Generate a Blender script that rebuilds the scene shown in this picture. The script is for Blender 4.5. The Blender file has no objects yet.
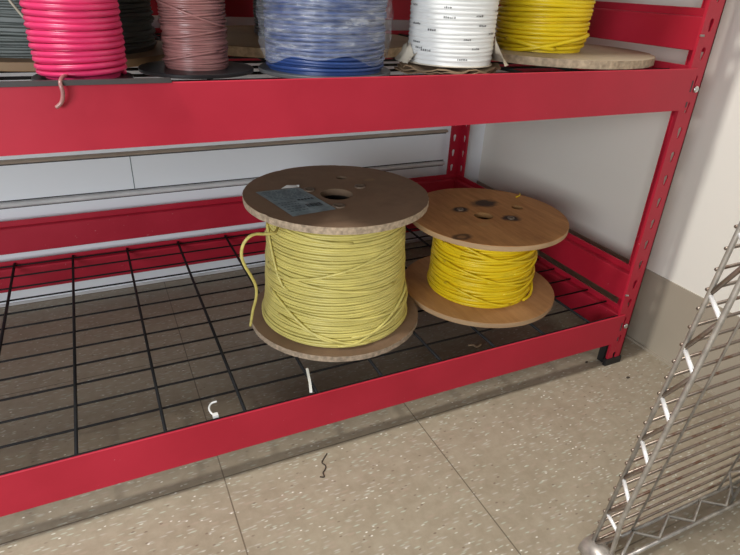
import bpy, bmesh, math, random
from mathutils import Vector, Matrix
from mathutils.geometry import tessellate_polygon
R = random.Random(7)
C = bpy.context.scene.collection
PI = math.pi

# ------------------------------------------------------------------ materials
def new_mat(name):
    m = bpy.data.materials.new(name); m.use_nodes = True
    nt = m.node_tree; nt.nodes.clear()
    out = nt.nodes.new('ShaderNodeOutputMaterial')
    b = nt.nodes.new('ShaderNodeBsdfPrincipled')
    nt.links.new(b.outputs[0], out.inputs[0])
    return m, nt, b

def N(nt, kind, **kw):
    n = nt.nodes.new(kind)
    for k, v in kw.items():
        if k.startswith('i_'):
            key = k[2:]
            key = int(key) if key.isdigit() else key
            n.inputs[key].default_value = v
        else: setattr(n, k, v)
    return n

def coords(nt, scale=(1, 1, 1), rot=(0, 0, 0), kind='Object', loc=(0, 0, 0)):
    tc = N(nt, 'ShaderNodeTexCoord')
    mp = N(nt, 'ShaderNodeMapping')
    mp.inputs['Scale'].default_value = scale
    mp.inputs['Rotation'].default_value = rot
    mp.inputs['Location'].default_value = loc
    nt.links.new(tc.outputs[kind], mp.inputs[0])
    return mp.outputs[0]

def ramp(nt, fac, stops):
    r = N(nt, 'ShaderNodeValToRGB')
    cr = r.color_ramp
    while len(cr.elements) < len(stops): cr.elements.new(0.5)
    for e, (p, c) in zip(cr.elements, stops):
        e.position = p; e.color = (*c, 1) if len(c) == 3 else c
    nt.links.new(fac, r.inputs[0])
    return r.outputs[0]

def mixc(nt, fac, a, b, mode='MIX'):
    n = N(nt, 'ShaderNodeMix', data_type='RGBA', blend_type=mode)
    for sock, v in ((n.inputs[0], fac), (n.inputs[6], a), (n.inputs[7], b)):
        if hasattr(v, 'is_output') or isinstance(v, bpy.types.NodeSocket): nt.links.new(v, sock)
        elif isinstance(v, tuple): sock.default_value = (*v, 1) if len(v) == 3 else v
        else: sock.default_value = v
    return n.outputs[2]

def mth(nt, op, a, b=None, c=None):
    n = N(nt, 'ShaderNodeMath', operation=op)
    for i, v in enumerate((a, b, c)):
        if v is None: continue
        if isinstance(v, bpy.types.NodeSocket): nt.links.new(v, n.inputs[i])
        else: n.inputs[i].default_value = v
    return n.outputs[0]

def bump(nt, b, h, strength=.3, dist=.001):
    n = N(nt, 'ShaderNodeBump'); n.inputs['Strength'].default_value = strength
    n.inputs['Distance'].default_value = dist
    nt.links.new(h, n.inputs['Height']); nt.links.new(n.outputs[0], b.inputs['Normal'])

def noise(nt, vec, scale, detail=3, rough=.5):
    n = N(nt, 'ShaderNodeTexNoise'); n.inputs['Scale'].default_value = scale
    n.inputs['Detail'].default_value = detail; n.inputs['Roughness'].default_value = rough
    nt.links.new(vec, n.inputs['Vector']); return n.outputs[0]

def simple(name, col, rough=.5, metal=0, var=.12, scale=40, spec=.5, bmp=0):
    m, nt, b = new_mat(name)
    v = coords(nt)
    f = noise(nt, v, scale, 4)
    dark = tuple(c * (1 - var) for c in col); lite = tuple(min(1, c * (1 + var)) for c in col)
    nt.links.new(ramp(nt, f, [(.3, dark), (.7, lite)]), b.inputs['Base Color'])
    b.inputs['Roughness'].default_value = rough; b.inputs['Metallic'].default_value = metal
    b.inputs['Specular IOR Level'].default_value = spec
    if bmp: bump(nt, b, f, bmp)
    return m

def mat_red():
    m, nt, b = new_mat('red_enamel')
    v = coords(nt)
    f = noise(nt, v, 9, 5, .6)
    base = ramp(nt, f, [(.3, (.38, .005, .024)), (.7, (.46, .011, .035))])
    s = noise(nt, coords(nt, (1, 1, 1)), 130, 3, .7)       # scuffs and chips
    scuff = ramp(nt, s, [(.70, (0, 0, 0)), (.74, (1, 1, 1))])
    l = noise(nt, v, 5, 2)
    scuff2 = mth(nt, 'MULTIPLY', scuff, ramp(nt, l, [(.5, (0, 0, 0)), (.62, (1, 1, 1))]))
    col = mixc(nt, scuff2, base, (.55, .25, .26))
    nt.links.new(col, b.inputs['Base Color'])
    nt.links.new(mth(nt, 'MULTIPLY_ADD', f, .2, .42), b.inputs['Roughness'])
    bump(nt, b, noise(nt, v, 260, 2), .05, .0005)
    return m

SEAM_X, SEAM_Y, TILE = -.7373, -.300, .3048
def mat_floor():
    m, nt, b = new_mat('vinyl_tile')
    v = coords(nt)
    f = noise(nt, v, 7, 5, .6)
    base = ramp(nt, f, [(.3, (.285, .240, .172)), (.7, (.348, .300, .222))])
    f2 = noise(nt, v, 55, 4, .7)
    base = mixc(nt, .35, base, ramp(nt, f2, [(.35, (.25, .20, .14)), (.65, (.41, .35, .265))]))
    def flecks(rot, sc, off, thr, dens, colr, base, seed):
        vv = coords(nt, sc, (0, 0, rot), loc=(seed, seed * .7, 0))
        wob = noise(nt, v, 60, 2)
        vo = N(nt, 'ShaderNodeTexVoronoi'); vo.inputs['Scale'].default_value = 1
        vo.inputs['Randomness'].default_value = 1
        vo.voronoi_dimensions = '2D'
        nt.links.new(vv, vo.inputs['Vector'])
        d = mth(nt, 'ADD', vo.outputs['Distance'], mth(nt, 'MULTIPLY', wob, .12))
        k = ramp(nt, d, [(thr * .55, (1, 1, 1)), (thr * 1.1, (0, 0, 0))])
        sep = N(nt, 'ShaderNodeSeparateColor'); nt.links.new(vo.outputs['Color'], sep.inputs[0])
        keep = mth(nt, 'LESS_THAN', sep.outputs[0], dens)
        fac = mth(nt, 'MULTIPLY', mth(nt, 'MULTIPLY', k, keep), mth(nt, 'MULTIPLY_ADD', sep.outputs[1], .6, .4))
        return mixc(nt, fac, base, colr)
    base = flecks(.5, (62, 250, 1), 0, .36, .20, (.44, .455, .37), base, 3.1)
    base = flecks(-.7, (55, 230, 1), 0, .36, .20, (.44, .40, .34), base, 9.7)
    base = flecks(1.4, (95, 280, 1), 0, .34, .055, (.62, .62, .53), base, 5.3)
    base = flecks(-.3, (150, 260, 1), 0, .34, .025, (.85, .83, .76), base, 7.7)
    base = flecks(2.2, (110, 210, 1), 0, .34, .05, (.18, .125, .09), base, 1.9)
    base = flecks(.1, (45, 150, 1), 0, .36, .25, (.36, .29, .22), base, 12.4)
    sx = N(nt, 'ShaderNodeSeparateXYZ'); nt.links.new(v, sx.inputs[0])
    def seam(o, off):
        t = mth(nt, 'ADD', mth(nt, 'SUBTRACT', o, off), TILE * 50.5)
        fr = mth(nt, 'MODULO', t, TILE)
        return mth(nt, 'LESS_THAN', mth(nt, 'ABSOLUTE', mth(nt, 'SUBTRACT', fr, TILE / 2)), .0009)
    sm = mth(nt, 'MAXIMUM', seam(sx.outputs[0], SEAM_X), seam(sx.outputs[1], SEAM_Y))
    wear = ramp(nt, mth(nt, 'ADD', sx.outputs[0], 1.0), [(.70, (.8, .8, .8)), (.84, (.10, .10, .10))])
    col = mixc(nt, mth(nt, 'MULTIPLY', sm, wear), base, (.10, .075, .05))
    gr = noise(nt, v, 3.2, 4, .6)
    col = mixc(nt, ramp(nt, gr, [(.5, (0, 0, 0)), (.75, (.35, .35, .35))]), col, (.22, .18, .135))
    nt.links.new(col, b.inputs['Base Color'])
    b.inputs['Roughness'].default_value = .42
    b.inputs['Specular IOR Level'].default_value = .35
    bump(nt, b, f2, .06, .0005)
    return m

def mat_wood(name, c0, c1, knots=(), grain=(14, 95, 14), rot=0, rough=.6, ringscale=1.0):
    m, nt, b = new_mat(name)
    v = coords(nt, grain, (0, 0, rot))
    n1 = noise(nt, v, 1.0, 6, .65)
    n2 = noise(nt, coords(nt, tuple(g * 3 for g in grain), (0, 0, rot)), 1.0, 4, .6)
    col = ramp(nt, n1, [(.25, c0), (.5, tuple((a + b2) / 2 for a, b2 in zip(c0, c1))), (.75, c1)])
    col = mixc(nt, .35, col, ramp(nt, n2, [(.3, c0), (.7, c1)]))
    st = noise(nt, coords(nt), 11, 4, .6)
    col = mixc(nt, ramp(nt, st, [(.5, (0, 0, 0)), (.75, (.45, .45, .45))]), col, tuple(x * .55 for x in c0))
    tc = N(nt, 'ShaderNodeTexCoord')
    wob = noise(nt, coords(nt), 60, 3)
    for (kx, ky, ax, ay, dark, amt) in knots:      # knots and stains in the face veneer
        mp = N(nt, 'ShaderNodeMapping'); mp.vector_type = 'TEXTURE'
        mp.inputs['Location'].default_value = (kx, ky, 0)
        mp.inputs['Scale'].default_value = (ax, ay, 1000)
        nt.links.new(tc.outputs['Object'], mp.inputs[0])
        ln = N(nt, 'ShaderNodeVectorMath', operation='LENGTH'); nt.links.new(mp.outputs[0], ln.inputs[0])
        d = mth(nt, 'ADD', ln.outputs['Value'], mth(nt, 'MULTIPLY_ADD', wob, .7, -.35))
        fac = ramp(nt, d, [(.55, (amt,) * 3), (.95, (0, 0, 0))])
        col = mixc(nt, fac, col, dark)
    nt.links.new(col, b.inputs['Base Color'])
    b.inputs['Roughness'].default_value = rough
    b.inputs['Specular IOR Level'].default_value = .3
    bump(nt, b, n2, .15, .0006)
    return m

def mat_wire(name, col, rough=.38, var=.15, spec=.5):
    m, nt, b = new_mat(name)
    f = noise(nt, coords(nt, (1, 1, 6)), 30, 3)
    nt.links.new(ramp(nt, f, [(.3, tuple(c * (1 - var) for c in col)), (.7, tuple(min(1, c * (1 + var)) for c in col))]), b.inputs['Base Color'])
    b.inputs['Roughness'].default_value = rough
    b.inputs['Specular IOR Level'].default_value = spec
    return m

def mat_wrap():
    m, nt, b = new_mat('clear_stretch_film')
    v = coords(nt, (.55, .55, 2.6))
    f = noise(nt, v, 45, 5, .7)
    nt.links.new(ramp(nt, f, [(.38, (.06, .06, .06)), (.55, (.19, .19, .19)), (.74, (.55, .55, .55))]), b.inputs['Alpha'])
    b.inputs['Base Color'].default_value = (.78, .82, .88, 1)
    b.inputs['Roughness'].default_value = .14
    b.inputs['Specular IOR Level'].default_value = .9
    bump(nt, b, noise(nt, v, 70, 4, .6), .8, .004)
    return m

def mat_wall(name, col, var=.03):
    m, nt, b = new_mat(name)
    v = coords(nt)
    f = noise(nt, v, 2.5, 3)
    nt.links.new(ramp(nt, f, [(.3, tuple(c * (1 - var) for c in col)), (.7, col)]), b.inputs['Base Color'])
    b.inputs['Roughness'].default_value = .5
    bump(nt, b, noise(nt, v, 220, 3), .12, .0006)
    return m

def mat_rust_chrome():
    m, nt, b = new_mat('tarnished_chrome')
    f = noise(nt, coords(nt), 38, 4, .7)
    k = ramp(nt, f, [(.50, (0, 0, 0)), (.64, (1, 1, 1))])
    nt.links.new(mixc(nt, k, (.27, .22, .18), (.12, .06, .035)), b.inputs['Base Color'])
    nt.links.new(mth(nt, 'MULTIPLY_ADD', k, -.55, .8), b.inputs['Metallic'])
    b.inputs['Roughness'].default_value = .38
    return m

M = {}
M['red'] = mat_red()
M['floor'] = mat_floor()
M['wall_back'] = mat_wall('pale_blue_white_panel', (.86, .90, .94))
M['wall_right'] = mat_wall('cream_wall_paint', (.80, .775, .70))
M['baseboard'] = simple('taupe_vinyl_base', (.36, .315, .245), .42, var=.05, scale=6)
M['tan_trim'] = simple('tan_trim', (.36, .29, .22), .6, scale=20)
M['pale_trim'] = simple('pale_trim', (.62, .62, .62), .5, scale=20)
M['slot_and_shade'] = simple('dark_slot_and_shade_line', (.05, .045, .045), .8)  # dark beam slots, and trim shadow drawn as lines
M['black_wire'] = simple('black_coated_wire', (.010, .010, .011), .6, scale=60, spec=.2)
M['black_plastic'] = simple('black_plastic', (.02, .02, .022), .38)
M['grey_plastic'] = simple('grey_plastic', (.10, .105, .11), .4)
M['strip'] = simple('dark_brown_grey_plastic', (.045, .038, .038), .55)
M['rubber'] = simple('black_rubber', (.012, .012, .012), .6)
M['zinc'] = simple('zinc_bolt', (.62, .62, .60), .32, 1)
M['chrome'] = simple('chrome_wire', (.46, .43, .39), .42, .65, var=.25, scale=90)
M['chrome_glare'] = simple('glare_white_chrome', (.95, .95, .94), .25, .35, var=.04)  # specular glare painted into the colour as near-white
M['rusty'] = mat_rust_chrome()
M['hardboard'] = mat_wood('brown_hardboard', (.20, .122, .074), (.29, .19, .122), grain=(10, 10, 10),
                          knots=[(.075, .04, .012, .008, (.35, .23, .12), .5), (-.02, -.09, .03, .012, (.25, .16, .10), .4)])
M['hardboard_edge'] = simple('pale_chipped_board_edge', (.43, .33, .23), .8, var=.35, scale=180, bmp=.5)
M['ply'] = mat_wood('plywood_face', (.33, .135, .042), (.64, .32, .115), grain=(75, 9, 10), rot=.55,
    knots=[(.027, .047, .034, .024, (.045, .028, .022), .95), (-.036, .033, .020, .016, (.035, .022, .02), .95),
           (.027, -.033, .022, .018, (.035, .022, .02), .95), (-.103, -.074, .024, .015, (.06, .035, .02), .85), (-.103, -.074, .010, .007, (.36, .18, .07), .8),
           (-.037, -.040, .019, .010, (.50, .27, .10), .8)])
M['ply_low'] = mat_wood('plywood_lower', (.42, .205, .078), (.62, .35, .155), grain=(60, 8, 10), rot=.4)
M['ply_edge'] = mat_wood('plywood_edge', (.42, .26, .13), (.62, .43, .25), grain=(8, 8, 300))
M['ply_hole'] = simple('bare_bored_wood', (.30, .16, .065), .9, spec=.1)
M['tan_board'] = mat_wood('tan_board', (.24, .155, .085), (.34, .235, .14), grain=(8, 8, 8))
M['cardboard'] = mat_wood('cardboard_disc', (.40, .32, .225), (.47, .385, .28), grain=(5, 5, 5))
M['cardboard_edge'] = simple('cardboard_edge', (.42, .32, .215), .85, var=.3, scale=150, bmp=.5)
M['kraft'] = simple('crumpled_kraft_paper', (.27, .18, .105), .85, var=.35, scale=60, bmp=.5)
M['cream_paper'] = simple('cream_paper', (.62, .55, .44), .75, var=.12, scale=40, bmp=.4)
M['w_pale'] = mat_wire('pale_yellow_wire', (.70, .61, .185), .42, .12)
M['w_yellow'] = mat_wire('bright_yellow_wire', (.86, .63, .012), .40, .10)
M['w_magenta'] = mat_wire('magenta_wire', (.74, .040, .150), .34, .10)
M['w_mauve'] = mat_wire('mauve_wire', (.34, .155, .145), .30, .15)
M['w_blue'] = mat_wire('blue_wire', (.022, .055, .19), .35, .15)
M['w_white'] = mat_wire('white_wire', (.80, .80, .78), .40, .05)
M['w_grey'] = mat_wire('grey_green_wire', (.085, .10, .092), .5, .2)
M['w_beige'] = mat_wire('beige_cable', (.48, .43, .33), .5)
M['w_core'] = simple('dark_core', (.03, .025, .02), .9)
M['wrap'] = mat_wrap()
M['label'] = simple('grey_blue_label', (.23, .30, .325), .35, var=.35, scale=55)
M['ink'] = simple('dark_ink', (.03, .04, .05), .6)
M['soft_ink'] = simple('faded_ink', (.13, .17, .19), .6)
M['black_ink'] = simple('black_print', (.16, .16, .16), .6)
M['white_plastic'] = simple('white_plastic', (.85, .85, .82), .4, var=.04)
M['wood_chip'] = simple('pale_wood_chip', (.65, .50, .32), .8)
M['lint'] = simple('dark_lint', (.05, .035, .025), .9)

# ------------------------------------------------------------------ mesh helpers
def obj(name, bm, mat, parent=None, smooth=False, loc=None):
    bmesh.ops.recalc_face_normals(bm, faces=bm.faces)
    me = bpy.data.meshes.new(name); bm.to_mesh(me); bm.free()
    if smooth:
        for p in me.polygons: p.use_smooth = True
    for m in (mat if isinstance(mat, (list, tuple)) else [mat]): me.materials.append(m)
    o = bpy.data.objects.new(name, me); C.objects.link(o)
    if parent: o.parent = parent
    if loc: o.location = loc
    return o

def thing(name, label, cat, loc=(0, 0, 0), group=None):
    o = bpy.data.objects.new(name, None); C.objects.link(o)
    o.location = loc; o.empty_display_size = .05
    o['label'] = label; o['category'] = cat
    if group: o['group'] = group
    return o

def tag(o, label, cat, group=None):
    o['label'] = label; o['category'] = cat
    if group: o['group'] = group
    return o

def struct(o): o['kind'] = 'structure'; return o

def box(bm, a, b, mi=0):
    vs = [bm.verts.new((x, y, z)) for x in (a[0], b[0]) for y in (a[1], b[1]) for z in (a[2], b[2])]
    for f in ((0, 1, 3, 2), (4, 6, 7, 5), (0, 4, 5, 1), (2, 3, 7, 6), (0, 2, 6, 4), (1, 5, 7, 3)):
        bm.faces.new([vs[i] for i in f]).material_index = mi

def tube(bm, pts, r, n=6, closed=False, cap=True, mi=0):
    pts = [Vector(p) for p in pts]; L = len(pts)
    rings = []; up = None
    for i, p in enumerate(pts):
        if closed: t = pts[(i + 1) % L] - pts[i - 1]
        else: t = pts[min(i + 1, L - 1)] - pts[max(i - 1, 0)]
        if t.length < 1e-9: t = Vector((0, 0, 1))
        t.normalize()
        if up is None:
            a = Vector((0, 0, 1)) if abs(t.z) < .9 else Vector((1, 0, 0))
            up = (a - t * a.dot(t)).normalized()
        else:
            up = (up - t * up.dot(t))
            up = up.normalized() if up.length > 1e-6 else t.orthogonal().normalized()
        s = t.cross(up)
        rr = r[i] if isinstance(r, (list, tuple)) else r
        rings.append([bm.verts.new(p + (up * math.cos(2 * PI * k / n) + s * math.sin(2 * PI * k / n)) * rr) for k in range(n)])
    for i in range(L if closed else L - 1):
        a, b = rings[i], rings[(i + 1) % L]
        for k in range(n):
            f = bm.faces.new((a[k], a[(k + 1) % n], b[(k + 1) % n], b[k])); f.material_index = mi
    if not closed and cap:
        bm.faces.new(rings[0][::-1]).material_index = mi; bm.faces.new(rings[-1]).material_index = mi

def smooth_path(pts, sub=8):
    P = [Vector(p) for p in pts]; out = []
    for i in range(len(P) - 1):
        p0, p1, p2, p3 = P[max(i - 1, 0)], P[i], P[i + 1], P[min(i + 2, len(P) - 1)]
        for k in range(sub):
            t = k / sub
            out.append(.5 * ((2 * p1) + (p2 - p0) * t + (2 * p0 - 5 * p1 + 4 * p2 - p3) * t * t + (-p0 + 3 * p1 - 3 * p2 + p3) * t ** 3))
    out.append(P[-1]); return out

def plate(bm, outer, holes, z0, z1, edge_mi=1, hole_mi=None, face_mi=0, edgejit=None):
    """flat plate with real holes, all loops given as 2-D points"""
    loops = [outer] + holes
    flat = [[Vector((x, y, 0)) for x, y in l] for l in loops]
    tris = tessellate_polygon(flat)
    allp = [p for l in loops for p in l]
    top = [bm.verts.new((x, y, z1)) for x, y in allp]; bot = [bm.verts.new((x, y, z0)) for x, y in allp]
    for t in tris:
        try:
            bm.faces.new([top[i] for i in t]).material_index = face_mi
            bm.faces.new([bot[i] for i in t][::-1]).material_index = face_mi
        except ValueError: pass
    s = 0
    for li, l in enumerate(loops):
        n = len(l)
        for k in range(n):
            a, b = s + k, s + (k + 1) % n
            f = bm.faces.new((bot[a], bot[b], top[b], top[a]))
            f.material_index = edge_mi if li == 0 else (hole_mi if hole_mi is not None else edge_mi)
        s += n

def circ(cx, cy, r, n=24, ry=None, jit=0, rnd=R):
    ry = ry or r
    return [(cx + (r + rnd.uniform(-jit, jit)) * math.cos(2 * PI * k / n), cy + (ry + rnd.uniform(-jit, jit)) * math.sin(2 * PI * k / n)) for k in range(n)]

# ------------------------------------------------------------------ the room
WX, WY = .088, .621          # right wall and back wall planes
bm = bmesh.new(); box(bm, (-3.6, -3.2, -.05), (WX + .1, WY + .1, 0)); struct(obj('floor', bm, M['floor']))
bm = bmesh.new(); box(bm, (-3.6, WY, 0), (WX + .1, WY + .1, 2.6)); struct(obj('wall_back', bm, M['wall_back']))
bm = bmesh.new(); box(bm, (WX, -3.2, 0), (WX + .1, WY, 2.6)); struct(obj('wall_right', bm, M['wall_right']))
bm = bmesh.new()
box(bm, (WX - .003, -3.2, 0), (WX, WY, .152)); box(bm, (WX - .008, -3.2, 0), (WX - .003, WY, .004))
struct(obj('baseboard_right', bm, M['baseboard']))
def rail_trim(name, zb, zt, depth, m):
    bm = bmesh.new(); n = 6
    prof = [(0, zb)] + [(-depth * math.sin(PI * (k + .5) / n / 1.0) ** .5, zb + (zt - zb) * (k + .5) / n) for k in range(n)] + [(0, zt)]
    a = [bm.verts.new((-3.6, WY + y, z)) for y, z in prof]; b = [bm.verts.new((-.03, WY + y, z)) for y, z in prof]
    for k in range(len(prof) - 1): bm.faces.new((a[k], a[k + 1], b[k + 1], b[k]))
    bm.faces.new(a); bm.faces.new(b[::-1])
    return struct(obj(name, bm, m, smooth=False))
rail_trim('trim_1', .2885, .2965, .010, M['tan_trim'])
rail_trim('trim_2', .2055, .2165, .009, M['pale_trim'])
bm = bmesh.new()
for z in (.2862, .2038, .2172):
    box(bm, (-3.6, WY - .0015, z), (-.03, WY, z + .0020))
struct(obj('trim_shade_lines', bm, M['slot_and_shade']))  # dark lines along the trims, with the tan trim's shadow painted in
bm = bmesh.new()
for x in (-.7675, -1.9875, -3.2):
    box(bm, (x - .0007, WY - .0008, .2192), (x + .0007, WY, .2862))
struct(obj('trim_4', bm, M['soft_ink']))
bm = bmesh.new(); box(bm, (-3.6, WY - .004, 0), (WX - .008, WY, .005)); struct(obj('trim_5', bm, M['pale_trim']))

# ------------------------------------------------------------------ red shelving unit
XL, DY = -1.83, .596         # left end, depth
unit = thing('shelving_unit', 'red enamelled steel shelving rack with black wire decks holding the wire spools', 'shelving rack', ((XL) / 2, DY / 2, 0))
U0 = Vector(unit.location)
def part(name, bm, mat, parent=unit, **kw):
    o = obj(name, bm, mat, None, **kw)
    bmt = Matrix.Translation(-U0) if parent is unit or parent.parent is unit else Matrix()
    o.data.transform(bmt); o.parent = parent
    return o
PW = .0325
def tear(cx, cy, s=1.0):
    pts = []
    for k in range(9):
        a = -.35 + (PI + .7) * k / 8
        pts.append((cx + .0043 * s * math.cos(a), cy + .0035 * s + .0043 * s * math.sin(a)))
    pts += [(cx - .0022 * s, cy - .0085 * s), (cx, cy - .0098 * s), (cx + .0022 * s, cy - .0085 * s)]
    return pts
def flange(bm, to3, w, top, s=1.0, lip=0, th=.0022, hc=.0175, dz=0):
    """one leg of the angle post with teardrop slots; to3 maps (u, t, z)"""
    cells = int(top / .0375)
    for c in range(cells):
        z0, z1 = c * .0375, (c + 1) * .0375
        outer = [(0, z0), (w, z0), (w, z1), (0, z1)]
        hole = tear(hc, z0 + .01875 + dz, s)
        b2 = bmesh.new()
        plate(b2, outer, [hole], 0, th, edge_mi=0)
        vm = {}
        for v in b2.verts: vm[v] = bm.verts.new(to3(v.co.x, v.co.z, v.co.y))
        for f in b2.faces:
            xs = [round(v.co.y, 5) for v in f.verts]
            if len(f.verts) == 4 and len(set(xs)) == 1 and (abs(xs[0] - z0) < 1e-5 or abs(xs[0] - z1) < 1e-5) : continue
            bm.faces.new([vm[v] for v in f.verts])
        b2.free()
def post(x, y, sx, sy, h=1.83, ha=.0175, hb=.0125):
    """corner at (x, y); flanges run towards sx, sy"""
    bm = bmesh.new()
    off = -.01875
    flange(bm, lambda u, t, z: (x + sx * u, y + sy * t, z + .0 + OFFZ), PW, h, hc=ha)
    flange(bm, lambda u, t, z: (x + sx * t, y + sy * u, z + .0 + OFFZ), PW, h, hc=hb, s=1.3 if hb < .015 else 1.0, dz=-.004 if hb < .015 else 0)
    # returned lips stiffening both free edges
    box(bm, (min(x + sx * (PW - .002), x + sx * PW), min(y + sy * .0023, y + sy * .0045), OFFZ), (max(x + sx * (PW - .002), x + sx * PW), max(y + sy * .0023, y + sy * .0045), h + OFFZ))
    box(bm, (min(x + sx * .0023, x + sx * .0045), min(y + sy * (PW - .002), y + sy * PW), OFFZ), (max(x + sx * .0023, x + sx * .0045), max(y + sy * (PW - .002), y + sy * PW), h + OFFZ))
    bmesh.ops.remove_doubles(bm, verts=bm.verts, dist=1e-6)
    p = part('post', bm, M['red'])
    # rubber foot: angle shaped cap
    bm = bmesh.new()
    def L(a, b, z0, z1):
        box(bm, (min(x + sx * a[0], x + sx * b[0]), min(y + sy * a[1], y + sy * b[1]), z0), (max(x + sx * a[0], x + sx * b[0]), max(y + sy * a[1], y + sy * b[1]), z1))
    L((-.002, -.002), (.0360, .005), 0, .014); L((-.002, .0051), (.005, .0360), 0, .014)
    L((.0270, .0091), (.0320, .022), 0, .040)
    f = part('foot', bm, M['rubber'], parent=p)
    return p
OFFZ = .0
for (x, y, sx, sy, ha, hb) in ((0, 0, -1, 1, .0165, .0118), (0, DY, -1, -1, .020, .0175), (XL, 0, 1, 1, .0165, .0135), (XL, DY, 1, -1, .020, .0175)): post(x, y, sx, sy, ha=ha, hb=hb)

def beam(name, p, q, inward, zb, zt):
    """step profile: outer face, small upstand, ledge, inner web"""
    prof = [(0, zb), (0, zt - .0008), (.0008, zt), (.0022, zt), (.0026, zt - .0006), (.0026, zt - .0105), (.0135, zt - .0110), (.0148, zt - .0125), (.0148, zb + .001), (.0138, zb)]
    bm = bmesh.new(); iw = Vector(inward)
    a = [bm.verts.new(Vector((p[0], p[1], z)) + iw * u) for u, z in prof]
    b = [bm.verts.new(Vector((q[0], q[1], z)) + iw * u) for u, z in prof]
    n = len(prof)
    for k in range(n): bm.faces.new((a[k], a[(k + 1) % n], b[(k + 1) % n], b[k]))
    bm.faces.new(a); bm.faces.new(b[::-1])
    return part(name, bm, M['red'])
def slot_marks(o, x, z0, z1):
    bm = bmesh.new()
    box(bm, (x - .0012, -.0031, z0), (x + .0012, -.0026, z1)); 
    return part('slot', bm, M['slot_and_shade'], parent=o)
for zb, zt in ((.0500, .1085), (.4649, .5235), (.98, 1.0385)):
    e = -.019 if zb > .3 else -.020
    o = beam('front_beam', (XL + .020, -.0026), (e, -.0026), (0, 1, 0), zb, zt)
    if zb < .9:
        slot_marks(o, -.0235, zb + .026, zb + .042); slot_marks(o, -.0235, zb + .004, zb + .012)
    beam('rear_beam', (XL + .005, DY - .003), (-.003, DY - .003), (0, -1, 0), zb, zt)
    beam('end_beam', (-.0025, .004), (-.0025, DY - .004), (-1, 0, 0), zb, zt)
    beam('end_beam', (XL + .0025, .004), (XL + .0025, DY - .004), (1, 0, 0), zb, zt)
for zb, zt in ((.1285, .1895), (.5450, .6010)):
    beam('rear_beam', (XL + .005, DY - .003), (-.003, DY - .003), (0, -1, 0), zb, zt)
    beam('end_beam', (-.0025, .004), (-.0025, DY - .004), (-1, 0, 0), zb, zt)
    beam('end_beam', (XL + .0025, .004), (XL + .0025, DY - .004), (1, 0, 0), zb, zt)
def bolt(x, z, y=-.0002):
    bm = bmesh.new(); n = 14
    prof = [(.0050, 0), (.0050, -.0012), (.0040, -.0026), (.0020, -.0034), (.0016, -.0026), (.0001, -.0026)]
    rings = [[bm.verts.new((x + r * math.cos(2 * PI * k / n), y + d, z + r * math.sin(2 * PI * k / n))) for k in range(n)] for r, d in prof]
    for a, b in zip(rings, rings[1:]):
        for k in range(n): bm.faces.new((a[k], a[(k + 1) % n], b[(k + 1) % n], b[k]))
    bm.faces.new(rings[-1]); bm.faces.new(rings[0][::-1])
    part('bolt', bm, M['zinc'], smooth=True)
for x, z in ((-.0095, .494), (-.0095, .0815), (XL + .0095, .494), (XL + .0095, .0815)): bolt(x, z)
for z in (.150, .567):                    # small pins at the end beams, right front post
    bm = bmesh.new(); tube(bm, [(-.034, -.0005, z), (-.029, -.0035, z)], .0016, 8); part('pin', bm, M['zinc'])

# unseen solid board, added on the top tier to shade the bay below
bm = bmesh.new(); box(bm, (XL + .006, .0035, 1.0285), (-.0075, DY - .009, 1.0385)); part('shade_board', bm, M['tan_board'])
# wire decks
GX0, GT, GY0, GS = -.9024, .1008, .0072, .0477
def deck(zt):
    bm = bmesh.new()
    z = zt - .0045
    i = -9
    while True:
        x = GX0 + i * GT; i += 1
        if x < XL + .03: continue
        if x > -.02: break
        tube(bm, [(x, .0035, z), (x, DY - .0085, z)], .0024, 6)
    for k in range(13):
        y = GY0 + GS * k
        y = min(y, DY - .012)
        tube(bm, [(XL + .006, y, z - .0012), (-.0075, y, z - .0012)], .0017, 6)
    tube(bm, [(XL + .02, .0042, z + .001), (-.02, .0042, z + .001)], .0019, 6)
    return part('wire_deck', bm, M['black_wire'], smooth=True)
deck(.1085); deck(.5202)

# dark strip lying along the top edge of the upper front beam
bm = bmesh.new(); box(bm, (-.58, -.0075, 0), (.58, .0060, .0028)); box(bm, (-.58, -.0075, .0028), (.5795, -.0060, .0042))
tag(obj('plastic_strip', bm, M['strip'], None, loc=(-1.328, 0, .5236)), 'dark grey plastic strip on top of the upper front beam, under the magenta spool', 'plastic strip')
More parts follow.
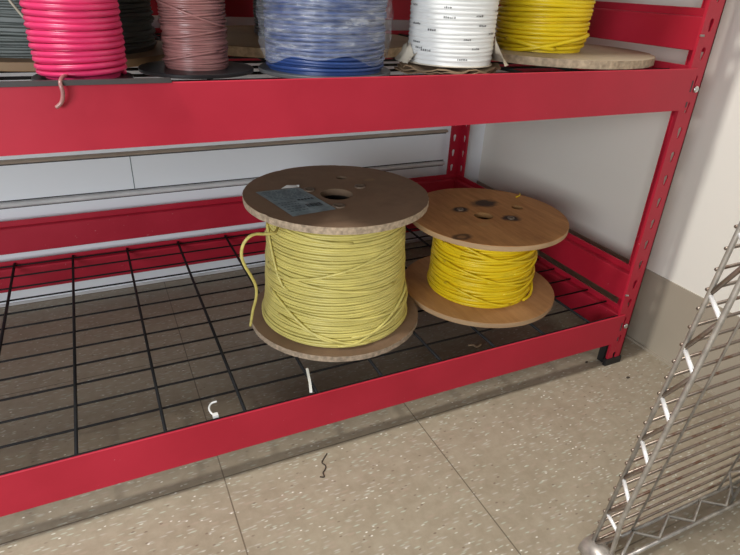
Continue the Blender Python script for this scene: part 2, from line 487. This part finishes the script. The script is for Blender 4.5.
# ------------------------------------------------------------------ spools
def wound(z0, z1, rad, r, pitch=None, jit=.25, seed=1, seg=72, n=6, wob=.4, fill=1.55, turns_extra=(), core=True, taper_ends=True):
    """closely wound wire: one helix with drift, a few straggling strands, and a packed core"""
    rnd = random.Random(seed); bm = bmesh.new()
    pitch = pitch or 2 * r * .97
    T = max(2, int((z1 - z0 - 2 * r) / pitch))
    pts = []
    ph = [(rnd.uniform(0, 6.28), rnd.uniform(.6, 1.4)) for _ in range(6)]
    ro = [rnd.uniform(-jit, jit) * r for _ in range(T + 3)]
    for s in range(T * seg + 1):
        t = s / seg; a = 2 * PI * t
        k = int(t); fr = t - k
        dr = ro[k] * (1 - fr) + ro[k + 1] * fr
        z = z0 + r + pitch * t + wob * r * (math.sin(a * 1.013 * ph[0][1] + ph[0][0]) + .6 * math.sin(a * .37 + ph[1][0]) + .5 * math.sin(a * 2.07 + ph[2][0])) * min(1, t, T - t)
        h = (z - z0) / (z1 - z0)
        q = rad(h) - r + dr
        pts.append((q * math.cos(a), q * math.sin(a), z))
    tube(bm, pts, r, n)
    for (a0, a1, h0, h1, lift) in turns_extra:       # strands crossing over the layer
        P = []
        m = max(6, int(abs(a1 - a0) / 5))
        for k in range(m + 1):
            t = k / m; a = math.radians(a0 + (a1 - a0) * t)
            e = t * t * (3 - 2 * t)
            h = h0 + (h1 - h0) * e
            q = rad(h) + r * lift * min(1, 6 * t + .1, 6 * (1 - t) + .1) 
            P.append((q * math.cos(a), q * math.sin(a), z0 + (z1 - z0) * h))
        tube(bm, P, r, n)
    if core:                                          # the lower layers, seen in the gaps
        nn = 48; ks = 12
        rings = []
        for j in range(ks + 1):
            h = j / ks; q = rad(h) - fill * r
            rings.append([bm.verts.new((q * math.cos(2 * PI * k / nn), q * math.sin(2 * PI * k / nn), z0 + (z1 - z0) * h)) for k in range(nn)])
        for a, b in zip(rings, rings[1:]):
            for k in range(nn): bm.faces.new((a[k], a[(k + 1) % nn], b[(k + 1) % nn], b[k]))
    return bm

def flange_disc(rad, z0, z1, mats, parent, holes=(), jit=0, n=120, name='flange', seed=3, hole_mi=1, chips=0):
    rnd = random.Random(seed); bm = bmesh.new()
    outer = []
    for k in range(n):
        a = 2 * PI * k / n
        q = rad + rnd.uniform(-jit, jit) + (-(chips) * rnd.random() if rnd.random() < .12 else 0)
        outer.append((q * math.cos(a), q * math.sin(a)))
    plate(bm, outer, [circ(x, y, r, 28 if r > .008 else 16) for x, y, r in holes], z0, z1, edge_mi=1, hole_mi=hole_mi)
    if not jit:
        eds = [e for e in bm.edges if len(e.link_faces) == 2 and {f.material_index for f in e.link_faces} == {0, 1}]
        bmesh.ops.bevel(bm, geom=eds, offset=.0006, segments=1, affect='EDGES')
    return obj(name, bm, mats, parent)

DZ = .1062    # what rests on the lower deck
# --- large pale yellow spool
M['bore'] = simple('dark_bored_board', (.16, .105, .065), .9)
big = thing('wire_spool', 'large spool of pale yellow wire with brown hardboard ends and a grey label on top', 'wire spool', (-.498, .194, DZ), 'wooden-ended spools on the lower shelf')
BR, BH = .1425, .3240 - DZ
flange_disc(BR, 0, .0095, [M['hardboard'], M['hardboard_edge']], big, [(0, 0, .020)], jit=.0004, chips=.0022, seed=5)
top = flange_disc(BR, BH - .0105, BH, [M['hardboard'], M['hardboard_edge'], M['bore']], big,
            [(-.004, -.009, .0250), (.034, .064, .0085)], jit=.0004, chips=.0018, seed=8, hole_mi=2)
bm = bmesh.new()
for s in range(1):
    nn = 32
    a = [bm.verts.new((.032 * math.cos(2 * PI * k / nn), .032 * math.sin(2 * PI * k / nn), .008)) for k in range(nn)]
    b = [bm.verts.new((.032 * math.cos(2 * PI * k / nn), .032 * math.sin(2 * PI * k / nn), BH - .009)) for k in range(nn)]
    for k in range(nn): bm.faces.new((a[k], a[(k + 1) % nn], b[(k + 1) % nn], b[k]))
obj('core', bm, M['w_core'], big, smooth=True)
def bolt_dimple(parent, x, y, z, r, rim, mi):
    bm = bmesh.new()
    n = 18
    prof = [(r, .0001), (r * .95, .0016), (r * .62, .0019), (r * .5, .0004), (0.0004, .0003)]
    rings = [[bm.verts.new((x + q * math.cos(2 * PI * k / n), y + q * math.sin(2 * PI * k / n), z + h)) for k in range(n)] for q, h in prof]
    for a, b in zip(rings, rings[1:]):
        for k in range(n): bm.faces.new((a[k], a[(k + 1) % n], b[(k + 1) % n], b[k]))
    bm.faces.new(rings[-1])
    return obj('bolt', bm, mi, parent, smooth=True)
M['dull_bolt'] = simple('dull_brown_bolt', (.19, .14, .10), .5, .3)
for x, y in ((-.037, .022), (-.020, -.058), (.045, .012)): bolt_dimple(big, x, y, BH, .0095, 0, M['dull_bolt'])
def brad(h): return .1200 - .0115 * min(1, h / .9) + .004 * math.exp(-((h - .03) / .05) ** 2)
bm = wound(.0095, BH - .0105, brad, .00215, jit=.38, seed=11, seg=80, wob=.42,
    turns_extra=((-175, -40, .50, .78, 1.2), (-178, -60, .55, .45, 1.3), (-172, -110, .35, .06, 1.2), (-160, -85, .18, .03, 1.1),
                 (-110, -30, .03, .30, 1.2), (-60, 20, .12, .34, 1.0), (-185, -150, .86, .42, 1.2), (20, 160, .2, .7, 1.0), (-100, -20, .09, .22, 1.5), (-190, -100, .93, .86, 1.0), (-150, -30, .27, .20, 1.1)))
coil = obj('wire_coil', bm, M['w_pale'], big, smooth=True)
loop = [(-.606, .150, .2985), (-.6180, .125, .3010), (-.6347, .12, .3032), (-.647, .115, .307), (-.6578, .11, .3062), (-.6665, .11, .2959), (-.6684, .115, .2777), (-.6635, .12, .2593), (-.6538, .13, .2371),
        (-.6451, .14, .2125), (-.6437, .15, .1884), (-.6458, .165, .1596), (-.6490, .176, .1250)]
bm = bmesh.new(); tube(bm, smooth_path([Vector(p) - Vector(big.location) for p in loop], 6), .0022, 8)
obj('loose_wire_end', bm, M['w_pale'], coil, smooth=True)
# label on the top: sheet with printed blocks and a torn white corner
bm = bmesh.new()
Q = [(-.616, .230), (-.546, .229), (-.527, .124), (-.594, .117)]
Q = [(x + .498, y - .194) for x, y in Q]
nu, nv = 8, 8
g = {}
for i in range(nu + 1):
    for j in range(nv + 1):
        u, v = i / nu, j / nv
        x = (1 - v) * ((1 - u) * Q[0][0] + u * Q[1][0]) + v * ((1 - u) * Q[3][0] + u * Q[2][0])
        y = (1 - v) * ((1 - u) * Q[0][1] + u * Q[1][1]) + v * ((1 - u) * Q[3][1] + u * Q[2][1])
        g[i, j] = bm.verts.new((x, y, BH + .0004 + .0007 * R.random()))
for i in range(nu):
    for j in range(nv): bm.faces.new((g[i, j], g[i + 1, j], g[i + 1, j + 1], g[i, j + 1]))
lab = obj('label', bm, M['label'], top, smooth=True); lab['label'] = 'grey blue printed label, creased'
def lq(u, v):
    return ((1 - v) * ((1 - u) * Q[0][0] + u * Q[1][0]) + v * ((1 - u) * Q[3][0] + u * Q[2][0]),
            (1 - v) * ((1 - u) * Q[0][1] + u * Q[1][1]) + v * ((1 - u) * Q[3][1] + u * Q[2][1]))
bm = bmesh.new()
def lrect(u0, u1, v0, v1, mi):
    vs = [bm.verts.new((*lq(u, v), BH + .0014)) for u, v in ((u0, v0), (u1, v0), (u1, v1), (u0, v1))]
    bm.faces.new(vs).material_index = mi
for k in range(11): lrect(.55 + k * .032, .55 + k * .032 + (.012 if k % 3 else .02), .68, .80, 0)      # barcode
for k in range(5): lrect(.55 + k * .075, .55 + k * .075 + .055, .47, .52, 0)                              # illegible print
for j in range(7):
    u = .08
    while u < .86:
        w_ = R.uniform(.03, .10)
        lrect(u, min(u + w_, .9), .07 + j * .055, .09 + j * .055, 1); u += w_ + R.uniform(.02, .05)
for j in range(5):
    u = .08
    while u < .45:
        w_ = R.uniform(.03, .08)
        lrect(u, min(u + w_, .48), .52 + j * .08, .55 + j * .08, 1); u += w_ + .03
obj('print', bm, [M['ink'], M['soft_ink']], lab)
bm = bmesh.new()
vs = [(-.078, .0365), (-.066, .045), (-.050, .0468), (-.047, .040), (-.049, .0355)]
bm.faces.new([bm.verts.new((x, y, BH + .0016 + .002 * (k % 2))) for k, (x, y) in enumerate(vs)])
obj('torn_corner', bm, M['white_plastic'], lab)

# --- smaller bright yellow spool
sm = thing('wire_spool', 'shorter plywood-ended spool of bright yellow wire with knots in its top', 'wire spool', (-.2125, .181, DZ), 'wooden-ended spools on the lower shelf')
SR, SH = .1415, .2545 - DZ
flange_disc(SR, 0, .0095, [M['ply_low'], M['ply_edge']], sm, [(0, 0, .018)], seed=2)
o = flange_disc(SR, SH - .0095, SH, [M['ply'], M['ply_edge'], M['ply_hole']], sm, [(-.013, -.007, .0170), (.073, .008, .0105)], seed=4, hole_mi=2)
o.location = (.004, .006, 0)
bm = bmesh.new(); nn = 32
a = [bm.verts.new((.031 * math.cos(2 * PI * k / nn), .031 * math.sin(2 * PI * k / nn), .008)) for k in range(nn)]
b = [bm.verts.new((.031 * math.cos(2 * PI * k / nn), .031 * math.sin(2 * PI * k / nn), SH - .008)) for k in range(nn)]
for k in range(nn): bm.faces.new((a[k], a[(k + 1) % nn], b[(k + 1) % nn], b[k]))
obj('core', bm, M['w_core'], sm, smooth=True)
bolt_dimple(sm, -.032, .039, SH, .0065, 0, M['dull_bolt']); bolt_dimple(sm, .031, -.027, SH, .0065, 0, M['dull_bolt'])
bm = None
def srad(h): return .0945 - .003 * h + .003 * math.exp(-((h - .05) / .06) ** 2)
bm = wound(.0095, SH - .0095, srad, .0026, jit=.6, seed=23, seg=72, wob=1.0,
    turns_extra=((-170, -60, .55, .30, 1.1), (-175, -30, .80, .62, 1.1), (-100, 10, .22, .42, 1.1), (-165, -90, .25, .06, 1.1), (-70, 15, .05, .25, 1.1),
                 (-130, 0, .93, .90, 1.3), (-60, 8, .78, .86, 1.6), (-150, -20, .70, .80, 1.2), (-120, -10, .40, .33, 1.2), (-172, -95, .92, .70, 1.1), (-90, 10, .50, .66, 1.1)))
obj('wire_coil', bm, M['w_yellow'], sm, smooth=True)

# --- upper shelf spools
UZ = .5182
def top_flange_core(t, zt, fr, cr, mats):
    flange_disc(fr, zt, zt + .006, mats, t, [(0, 0, min(.018, cr * .45))])
    bm = bmesh.new(); nn = 24; q = min(.018, cr * .45) + .003
    a = [bm.verts.new((q * math.cos(2 * PI * k / nn), q * math.sin(2 * PI * k / nn), .0)) for k in range(nn)]
    b = [bm.verts.new((q * math.cos(2 * PI * k / nn), q * math.sin(2 * PI * k / nn), zt + .001)) for k in range(nn)]
    for k in range(nn): bm.faces.new((a[k], a[(k + 1) % nn], b[(k + 1) % nn], b[k]))
    obj('core', bm, M['w_core'], t, smooth=True)
def upper_spool(label, x, y, fr, cr, wr, mats, wmat, H=.16, ft=.004, seed=1, z=UZ, jit=.3, wob=.35, extra=(), seg=56, rfun=None, fr_top=None, fj=0, chips=0, fo=(0, 0)):
    t = thing('wire_spool', label, 'wire spool', (x, y, z), 'wire spools on the upper shelf')
    fl = flange_disc(fr, 0, ft, mats, t, [(-fo[0], -fo[1], min(.018, cr * .45))], seed=seed, jit=fj, chips=chips)
    fl.location = (fo[0], fo[1], 0)
    top_flange_core(t, H, fr_top or fr, cr, mats)
    bm = wound(ft, H, rfun or (lambda h: cr), wr, jit=jit, seed=seed, seg=seg, wob=wob, turns_extra=extra)
    c = obj('wire_coil', bm, wmat, t, smooth=True)
    return t, c
BP = [M['black_plastic'], M['black_plastic']]
mag, _ = upper_spool('spool of thick glossy magenta wire at the front edge of the upper shelf', -.821, .0600, .0450, .0415, .00285, BP, M['w_magenta'], ft=.0035, seed=3, jit=.25, wob=.25,
    rfun=lambda h: .0415 - .004 * math.exp(-h / .03))
bm = bmesh.new(); tube(bm, smooth_path([Vector(p) - Vector(mag.location) for p in ((-.836, .022, .5275), (-.838, .002, .5290), (-.8400, -.0085, .5262), (-.8395, -.0100, .5180), (-.8420, -.0085, .5100), (-.8470, -.0075, .5055))], 6), .0017, 8)
obj('loose_wire_end', bm, M['w_mauve'], _, smooth=True)['label'] = 'short wire tail hanging over the beam'
mau, _ = upper_spool('spool of thin mauve brown wire on a black plastic flange', -.705, .106, .062, .0348, .0013, BP, M['w_mauve'], seed=5, jit=.6, wob=.8,
    extra=((-175, -30, .42, .28, 1.3), (-170, -20, .20, .26, 1.2), (-160, -40, .33, .36, 1.2), (-190, -60, .05, .12, 1.2)))
gry, gc = upper_spool('wide spool of dark grey green cable behind the magenta spool', -.850, .266, .150, .121, .0020, [M['tan_board'], M['tan_board']], M['w_grey'], ft=.009, H=.17, seed=7, jit=.7, wob=1.0)
bm = bmesh.new()
tube(bm, smooth_path([Vector(p) - Vector(gry.location) for p in ((-.8850, .139, .606), (-.8778, .138, .5876), (-.8720, .137, .5767), (-.8640, .137, .5650), (-.851, .138, .5555), (-.825, .143, .5505))], 6), .0014, 6)
obj('loose_cable_end', bm, M['w_beige'], gc, smooth=True)['label'] = 'thin beige cable end hanging over the coil'
def flat_spool():
    return upper_spool('wide board-ended spool standing behind the film-wrapped blue one', -.500, .376, .200, .066, .0022, [M['tan_board'], M['cardboard_edge']], M['w_grey'], ft=.013, H=.17, seed=9, jit=.4)
flat_spool()
blu, bc = upper_spool('spool of blue wire wrapped in crinkled clear plastic film', -.562, .081, .0775, .0695, .0022, [M['grey_plastic'], M['grey_plastic']], M['w_blue'], seed=12, jit=.35, wob=.4)
# film: crumpled sleeve
bm = bmesh.new(); rnd = random.Random(4); nn, ks = 150, 46
from mathutils import noise as mn
rings = []
for j in range(ks + 1):
    h = j / ks
    ring = []
    for k in range(nn):
        a = 2 * PI * k / nn
        low = .019 + .004 * math.sin(a * 3 + 1) + .003 * math.sin(a * 7)
        z = low + (.168 - low) * h
        w1 = mn.noise(Vector((math.cos(a) * 3, math.sin(a) * 3, h * 9)))
        w2 = mn.noise(Vector((math.cos(a) * 9, math.sin(a) * 9, h * 26 + 5)))
        bulge = .0045 * math.exp(-((a - .0) / .5) ** 2) + .0045 * math.exp(-((a - 2 * PI) / .5) ** 2) + .003 * math.exp(-((a - PI) / .4) ** 2)
        q = .0715 + .0026 * w1 + .0022 * w2 + bulge * (.5 + 1.3 * math.sin(min(1, h * 3) * PI / 2)) + .002 * h
        q = max(q, .0702)
        ring.append(bm.verts.new((q * math.cos(a), q * math.sin(a), z)))
    rings.append(ring)
for a, b in zip(rings, rings[1:]):
    for k in range(nn): bm.faces.new((a[k], a[(k + 1) % nn], b[(k + 1) % nn], b[k]))
obj('plastic_wrap', bm, M['wrap'], blu, smooth=True)['label'] = 'crinkled clear plastic film'

# white spool on crumpled kraft
WXp, WYp = -.4030, .062
bm = bmesh.new()
for L in range(3):
    n = 90; z = .0002 + L * .0026
    inner, outer = [], []
    for k in range(n):
        a = 2 * PI * k / n
        q = .0565 + .003 * math.sin(a * 3 + L) + .003 * mn.noise(Vector((math.cos(a) * 3 + L * 7, math.sin(a) * 3, 1)))
        q = min(q, .0605); ex = 1.0 + .20 * math.cos(a) ** 2
        zz = z + .0010 + .0016 * math.sin(a * 9 + L * 1.3) + .0030 * abs(mn.noise(Vector((math.cos(a) * 5, math.sin(a) * 5, L * 3))))
        outer.append((q * ex * math.cos(a), q * math.sin(a), zz))
        inner.append((.03 * math.cos(a), .03 * math.sin(a), z + .0008))
    for dz in (0, .0014):
        A = [bm.verts.new((x, y, zz + dz)) for x, y, zz in inner]; B = [bm.verts.new((x, y, zz + dz)) for x, y, zz in outer]
        for k in range(n): bm.faces.new((A[k], A[(k + 1) % n], B[(k + 1) % n], B[k]))
        if dz == 0: B0 = B
        else:
            for k in range(n): bm.faces.new((B0[k], B0[(k + 1) % n], B[(k + 1) % n], B[k]))
kr = obj('crumpled_cardboard', bm, M['kraft'], None, loc=(WXp, WYp, UZ - .0008))
tag(kr, 'crumpled layers of brown cardboard under the white wire spool', 'cardboard')
wh = thing('wire_spool', 'spool of glossy white wire with small black print, on crumpled cardboard', 'wire spool', (WXp, WYp, UZ + .0105), 'wire spools on the upper shelf')
flange_disc(.054, 0, .0015, [M['cream_paper'], M['cream_paper']], wh, [(0, 0, .018)])
top_flange_core(wh, .155, .062, .054, [M['cream_paper'], M['cream_paper']])
WR = .0530
bm = wound(.0015, .155, lambda h: WR, .0026, fill=.42, jit=.12, seed=31, seg=64, wob=.2, n=8)
wc = obj('wire_coil', bm, M['w_white'], wh, smooth=True)
bm = bmesh.new()
marks = [(-178.3, .5932), (-126.6, .5925), (-85.1, .5849), (-174.9, .5735), (-146.2, .568), (-79.9, .5747), (-172, .5539), (-98.6, .5596), (-165.0, .5476), (-154.9, .5455), (-104.2, .538), (-85.8, .5497), (-126.4, .5822), (-60, .566), (-50, .59), (-30, .55), (150, .56), (20, .57), (70, .58), (110, .55)]
for a0, z in marks:
    n = R.randint(4, 6); a = a0 - 8
    for k in range(n):
        wd = R.choice((1.0, 1.6, 2.2))
        z0 = z - .0011 - wh.location.z; z1 = z0 + R.choice((.0014, .0018, .0022))
        A = [math.radians(a + wd * s) for s in (0, 1)]
        q = WR + .00035
        if k % 2 == 0 or True:
            vs = [bm.verts.new((q * math.cos(t), q * math.sin(t), zz)) for t, zz in ((A[0], z0), (A[1], z0), (A[1], z1), (A[0], z1))]
            bm.faces.new(vs)
        a += wd + R.uniform(.7, 1.2)
obj('print', bm, M['black_ink'], wc)
# torn cream paper wrapper scraps around the base
bm = bmesh.new(); rnd = random.Random(5)
def scrap(a0, a1, h0, h1, q0, q1, seed):
    n, m = 14, 6; gg = {}
    for i in range(n + 1):
        for j in range(m + 1):
            a = math.radians(a0 + (a1 - a0) * i / n); t = j / m
            q = q0 + (q1 - q0) * (1 - t) + .0030 * mn.noise(Vector((i * .6 + seed, j * .9, 0)))
            hh = h0 + (h1 - h0) * t * (.65 + .5 * mn.noise(Vector((i * .5, seed, 2))) ) + .0016 * mn.noise(Vector((i, j, seed)))
            gg[i, j] = bm.verts.new((q * math.cos(a), q * math.sin(a), max(hh, .0008)))
    for i in range(n):
        for j in range(m): bm.faces.new((gg[i, j], gg[i + 1, j], gg[i + 1, j + 1], gg[i, j + 1]))
scrap(-50, 15, .0012, .040, .0545, .073, 1.5)
obj('paper_wrapper', bm, M['cream_paper'], wh, smooth=True)['label'] = 'torn cream paper wrapper, right side'
bm = bmesh.new(); scrap(-215, -168, .0012, .026, .0545, .068, 4.5)
obj('paper_wrapper', bm, M['cream_paper'], wh, smooth=True)['label'] = 'torn cream paper wrapper'

yl, _ = upper_spool('spool of thick yellow wire on a broad flat cardboard-coloured disc, upper shelf right end', -.188, .150, .150, .0660, .0031, [M['cardboard'], M['cardboard_edge']], M['w_yellow'], ft=.0105, H=.16, seed=14, jit=.3, wob=.3, z=.5240,
    extra=((-178, -50, .0, .16, 1.3), (-175, -110, .10, .04, 1.2)), rfun=lambda h: .066 + .004 * min(1, h / .5), fj=.0005, chips=.002, fr_top=.10, fo=(.0275, .003))

# ------------------------------------------------------------------ wire shelf panel leaning at right
th, ph, w = -.002, -.0809, .0247
e1 = Vector((math.cos(th), math.sin(th), 0)); n0 = Vector((-math.sin(th), math.cos(th), 0))
e2 = Vector((0, 0, 1)) * math.cos(ph) + n0 * math.sin(ph); nn_ = -n0 * math.cos(ph) + Vector((0, 0, 1)) * math.sin(ph)
P0 = Vector((-.3593, -.291, .0110))
rack = thing('wire_shelf_panel', 'tarnished chrome wire shelf standing on its edge against the right wall', 'wire shelf', P0)
def rp(u, v, d=0): return e1 * u + e2 * v + nn_ * d
W_, H_ = .436, .90
def rod(bm, pts, r, n=8, closed=False): tube(bm, [rp(*p) for p in pts], r, n, closed)
def rod_mi(bm, pts, r, n, mi): tube(bm, [rp(*p) for p in pts], r, n, mi=mi)
bm = bmesh.new()
for a_, b_ in (((0, -.0015, 0), (0, H_ + .0015, 0)), ((W_, -.0015, 0), (W_, H_ + .0015, 0)), ((0, 0, 0), (W_, 0, 0)), ((0, H_, 0), (W_, H_, 0))): rod(bm, [a_, b_], .0024, 8)
obj('outer_rim', bm, M['chrome'], rack, smooth=True)
bm = bmesh.new()
bu = -.012
ins = [(.004, .015, w), (bu, .100, w), (bu, H_ - .085, w), (.004, H_ - .012, w)]
rod(bm, ins, .0027, 8); rod(bm, [(W_ - u, v, d) for u, v, d in ins], .0027, 8)
rod(bm, [(.004, .003, w), (W_ - .004, .003, w)], .0025, 8); rod(bm, [(.004, H_ - .012, w), (W_ - .004, H_ - .012, w)], .0030, 8)
obj('inner_rim', bm, M['chrome'], rack, smooth=True)
# long zigzags in the side trusses
for side in (0, 1):
    bm = bmesh.new()
    X = (lambda u: u) if side == 0 else (lambda u: W_ - u)
    v = .004; P = []
    while v < H_ - .05:
        nb = bu + .001 if v > .08 else .0
        P.append((X(nb), v, w)); P.append((X(.001), v + .0095, .0)); v += .0605
    for k in range(len(P) - 1):
        rod_mi(bm, [P[k], P[k + 1]], .0022, 7, 0 if k % 2 == 0 else 1)
    obj('zigzag_brace', bm, [M['chrome_glare'], M['rusty']], rack, smooth=True)  # steep bars carry painted glare, the return diagonals rust
for v0 in (.004, H_ - .004):
    bm = bmesh.new(); P = []; u = .025
    sg = 1 if v0 < .5 else -1
    while u < W_ - .04:
        P.append((u, v0 + sg * .008, w)); P.append((u + .047, v0 - sg * .002, .0025)); u += .0625
    rod(bm, P, .0020, 7)
    obj('zigzag_brace', bm, M['chrome'], rack, smooth=True)
# surface wires (back face) and the support bars running lengthwise
bm = bmesh.new(); v = .0095
k = 0
while v < H_ - .005:
    rod(bm, [(.001, v, -.0042), (W_ - .001, v, -.0042)], .0017, 6); v += .0205; k += 1
obj('surface_wires', bm, M['rusty'], rack, smooth=True)
for u in (.072, .236, W_ - .072):
    bm = bmesh.new()
    rod(bm, [(u, .0, -.0002), (u, H_, -.0002)], .0014, 7)
    if .1 < u < .3:
        rod(bm, [(u, .0, w * .8), (u, H_, w * .8)], .0022, 7)
        v = .01; P = []
        while v < H_ - .03: P += [(u, v, w * .8), (u, v + .03, 0)]; v += .06
        rod(bm, P, .0016, 6)
    obj('support_bar', bm, M['chrome'], rack, smooth=True)
def collar(u, v):
    bm = bmesh.new(); n = 24
    prof = [(.0125, -.008), (.0148, -.007), (.0158, .012), (.0162, .030), (.0150, .032), (.0135, .031), (.0118, -.004)]
    # axis along nn_
    cx = rp(u, v)
    rings = [[bm.verts.new(cx + (e1 * math.cos(2 * PI * k / n) + e2 * math.sin(2 * PI * k / n)) * q + nn_ * d) for k in range(n)] for q, d in prof]
    rings.append(rings[0])
    for a, b in zip(rings, rings[1:]):
        for k in range(n): bm.faces.new((a[k], a[(k + 1) % n], b[(k + 1) % n], b[k]))
    obj('corner_collar', bm, M['chrome'], rack, smooth=True)
CU = .002
CV = .0075
for u, v in ((CU, CV), (W_ - CU, CV), (CU, H_ - CV), (W_ - CU, H_ - CV)): collar(u, v)

# ------------------------------------------------------------------ debris
def strand(name, pts, r, mat, label, cat, sub=5):
    c = Vector(pts[0]); bm = bmesh.new()
    P = smooth_path([Vector(p) - c for p in pts], sub)
    tube(bm, P, r, 6); return tag(obj(name, bm, mat, None, smooth=True, loc=c), label, cat)
s = strand('cable_tie', [(-.7326, .0310, .1120), (-.7395, .0315, .1105), (-.7440, .0250, .1090), (-.7432, .0160, .1080), (-.7395, .0098, .1075)], .0014, M['white_plastic'], 'curled white plastic cable tie caught at the front edge of the lower wire deck', 'cable tie')
bm = bmesh.new(); box(bm, (-.0100, -.0245, -.0065), (-.0030, -.0185, -.0025)); hd = obj('tie_head', bm, M['white_plastic'], s)
bm = bmesh.new()
c = Vector((-.6018, .035, .1085)); Pn = [Vector(p) - c for p in ((-.5958, .0604, .1080), (-.5985, .048, .1082), (-.6030, .028, .1082), (-.6090, .0065, .1082))]
rows = []
for i, p in enumerate(Pn):
    t = (Pn[min(i + 1, 3)] - Pn[max(i - 1, 0)]).normalized(); sd = Vector((-t.y, t.x, 0)) * .0019
    rows.append([bm.verts.new(p + sd), bm.verts.new(p - sd), bm.verts.new(p - sd - Vector((0, 0, .0012))), bm.verts.new(p + sd - Vector((0, 0, .0012)))])
for a, b in zip(rows, rows[1:]):
    for k in range(4): bm.faces.new((a[k], a[(k + 1) % 4], b[(k + 1) % 4], b[k]))
bm.faces.new(rows[0]); bm.faces.new(rows[-1][::-1])
tag(obj('plastic_strip', bm, M['white_plastic'], None, loc=c), 'narrow white plastic strip lying on the wire deck in front of the large spool', 'plastic strip')
strand('wood_chip', [(-.2392, .1483, .0025), (-.2311, .1432, .004), (-.2258, .1375, .0025), (-.2136, .1418, .0025)], .0022, M['wood_chip'], 'pale curled sliver on the floor below the deck near the plywood spool', 'wood sliver')
strand('wire_scrap', [(-.1035, .240, .2560), (-.0927, .2429, .2565), (-.083, .2540, .2565)], .0014, M['w_yellow'], 'tiny scrap of yellow wire lying on the plywood spool top', 'wire scrap')
strand('lint_strand', [(-.5906, -.0091, .001), (-.599, -.017, .001), (-.6035, -.0226, .001), (-.6010, -.030, .001), (-.6042, -.0365, .001), (-.609, -.041, .001), (-.6100, -.0485, .001), (-.6155, -.046, .001)], .0009, M['lint'], 'thin dark strand of lint on the tile in front of the rack', 'lint')
for i, (x, y, lb) in enumerate(((-.023, -.0449, 'small dark crumb on the tile in front of the black foot'), (-.060, .020, 'tiny dark crumb just left of the black foot'))):
    bm = bmesh.new(); bmesh.ops.create_icosphere(bm, subdivisions=1, radius=.0026)
    for v in bm.verts: v.co = Vector((v.co.x * (1.6 + R.uniform(-.3, .3)), v.co.y * (1 + R.uniform(-.3, .3)), v.co.z * .5))
    tag(obj('floor_crumb', bm, M['lint'], None, loc=(x, y, .0013)), lb, 'crumb')

# ------------------------------------------------------------------ light
def area(name, loc, target, size, power, col, sy=None):
    l = bpy.data.lights.new(name, 'AREA'); l.shape = 'RECTANGLE'; l.size = size; l.size_y = sy or size
    l.energy = power; l.color = col
    o = bpy.data.objects.new(name, l); C.objects.link(o); o.location = loc
    o.rotation_euler = (Vector(target) - Vector(loc)).to_track_quat('-Z', 'Y').to_euler()
    return o
area('ceiling_light', (-1.62, -.14, 2.35), (-.4, -.1, .3), .26, 48, (1, .97, .92))
area('window_light', (-1.75, -1.10, .68), (-.8, .1, .35), .8, 21, (.92, .96, 1), .5)
wd = bpy.data.worlds.new('world'); bpy.context.scene.world = wd; wd.use_nodes = True
bg = wd.node_tree.nodes['Background']; bg.inputs[0].default_value = (.95, .97, 1, 1); bg.inputs[1].default_value = .16

# ------------------------------------------------------------------ camera
cd = bpy.data.cameras.new('camera'); cam = bpy.data.objects.new('camera', cd); C.objects.link(cam)
r_ = (0.9049063344761937, -0.4235091300462097, 0.04224384679881527)
u_ = (0.1624505145852529, 0.43542654992908025, 0.8854453963558933)
b_ = (-0.3933883019814464, -0.7943826133447036, 0.4628195193374989)
m = Matrix(((r_[0], u_[0], b_[0], -0.81796), (r_[1], u_[1], b_[1], -0.58209), (r_[2], u_[2], b_[2], 0.614995), (0, 0, 0, 1)))
cam.matrix_world = m
cd.sensor_fit = 'HORIZONTAL'; cd.sensor_width = 36; cd.lens = 567.133 / 740 * 36
cd.clip_start = .01; cd.clip_end = 50
sc = bpy.context.scene; sc.camera = cam
sc.view_settings.view_transform = 'Standard'; sc.view_settings.look = 'None'; sc.view_settings.exposure = 0
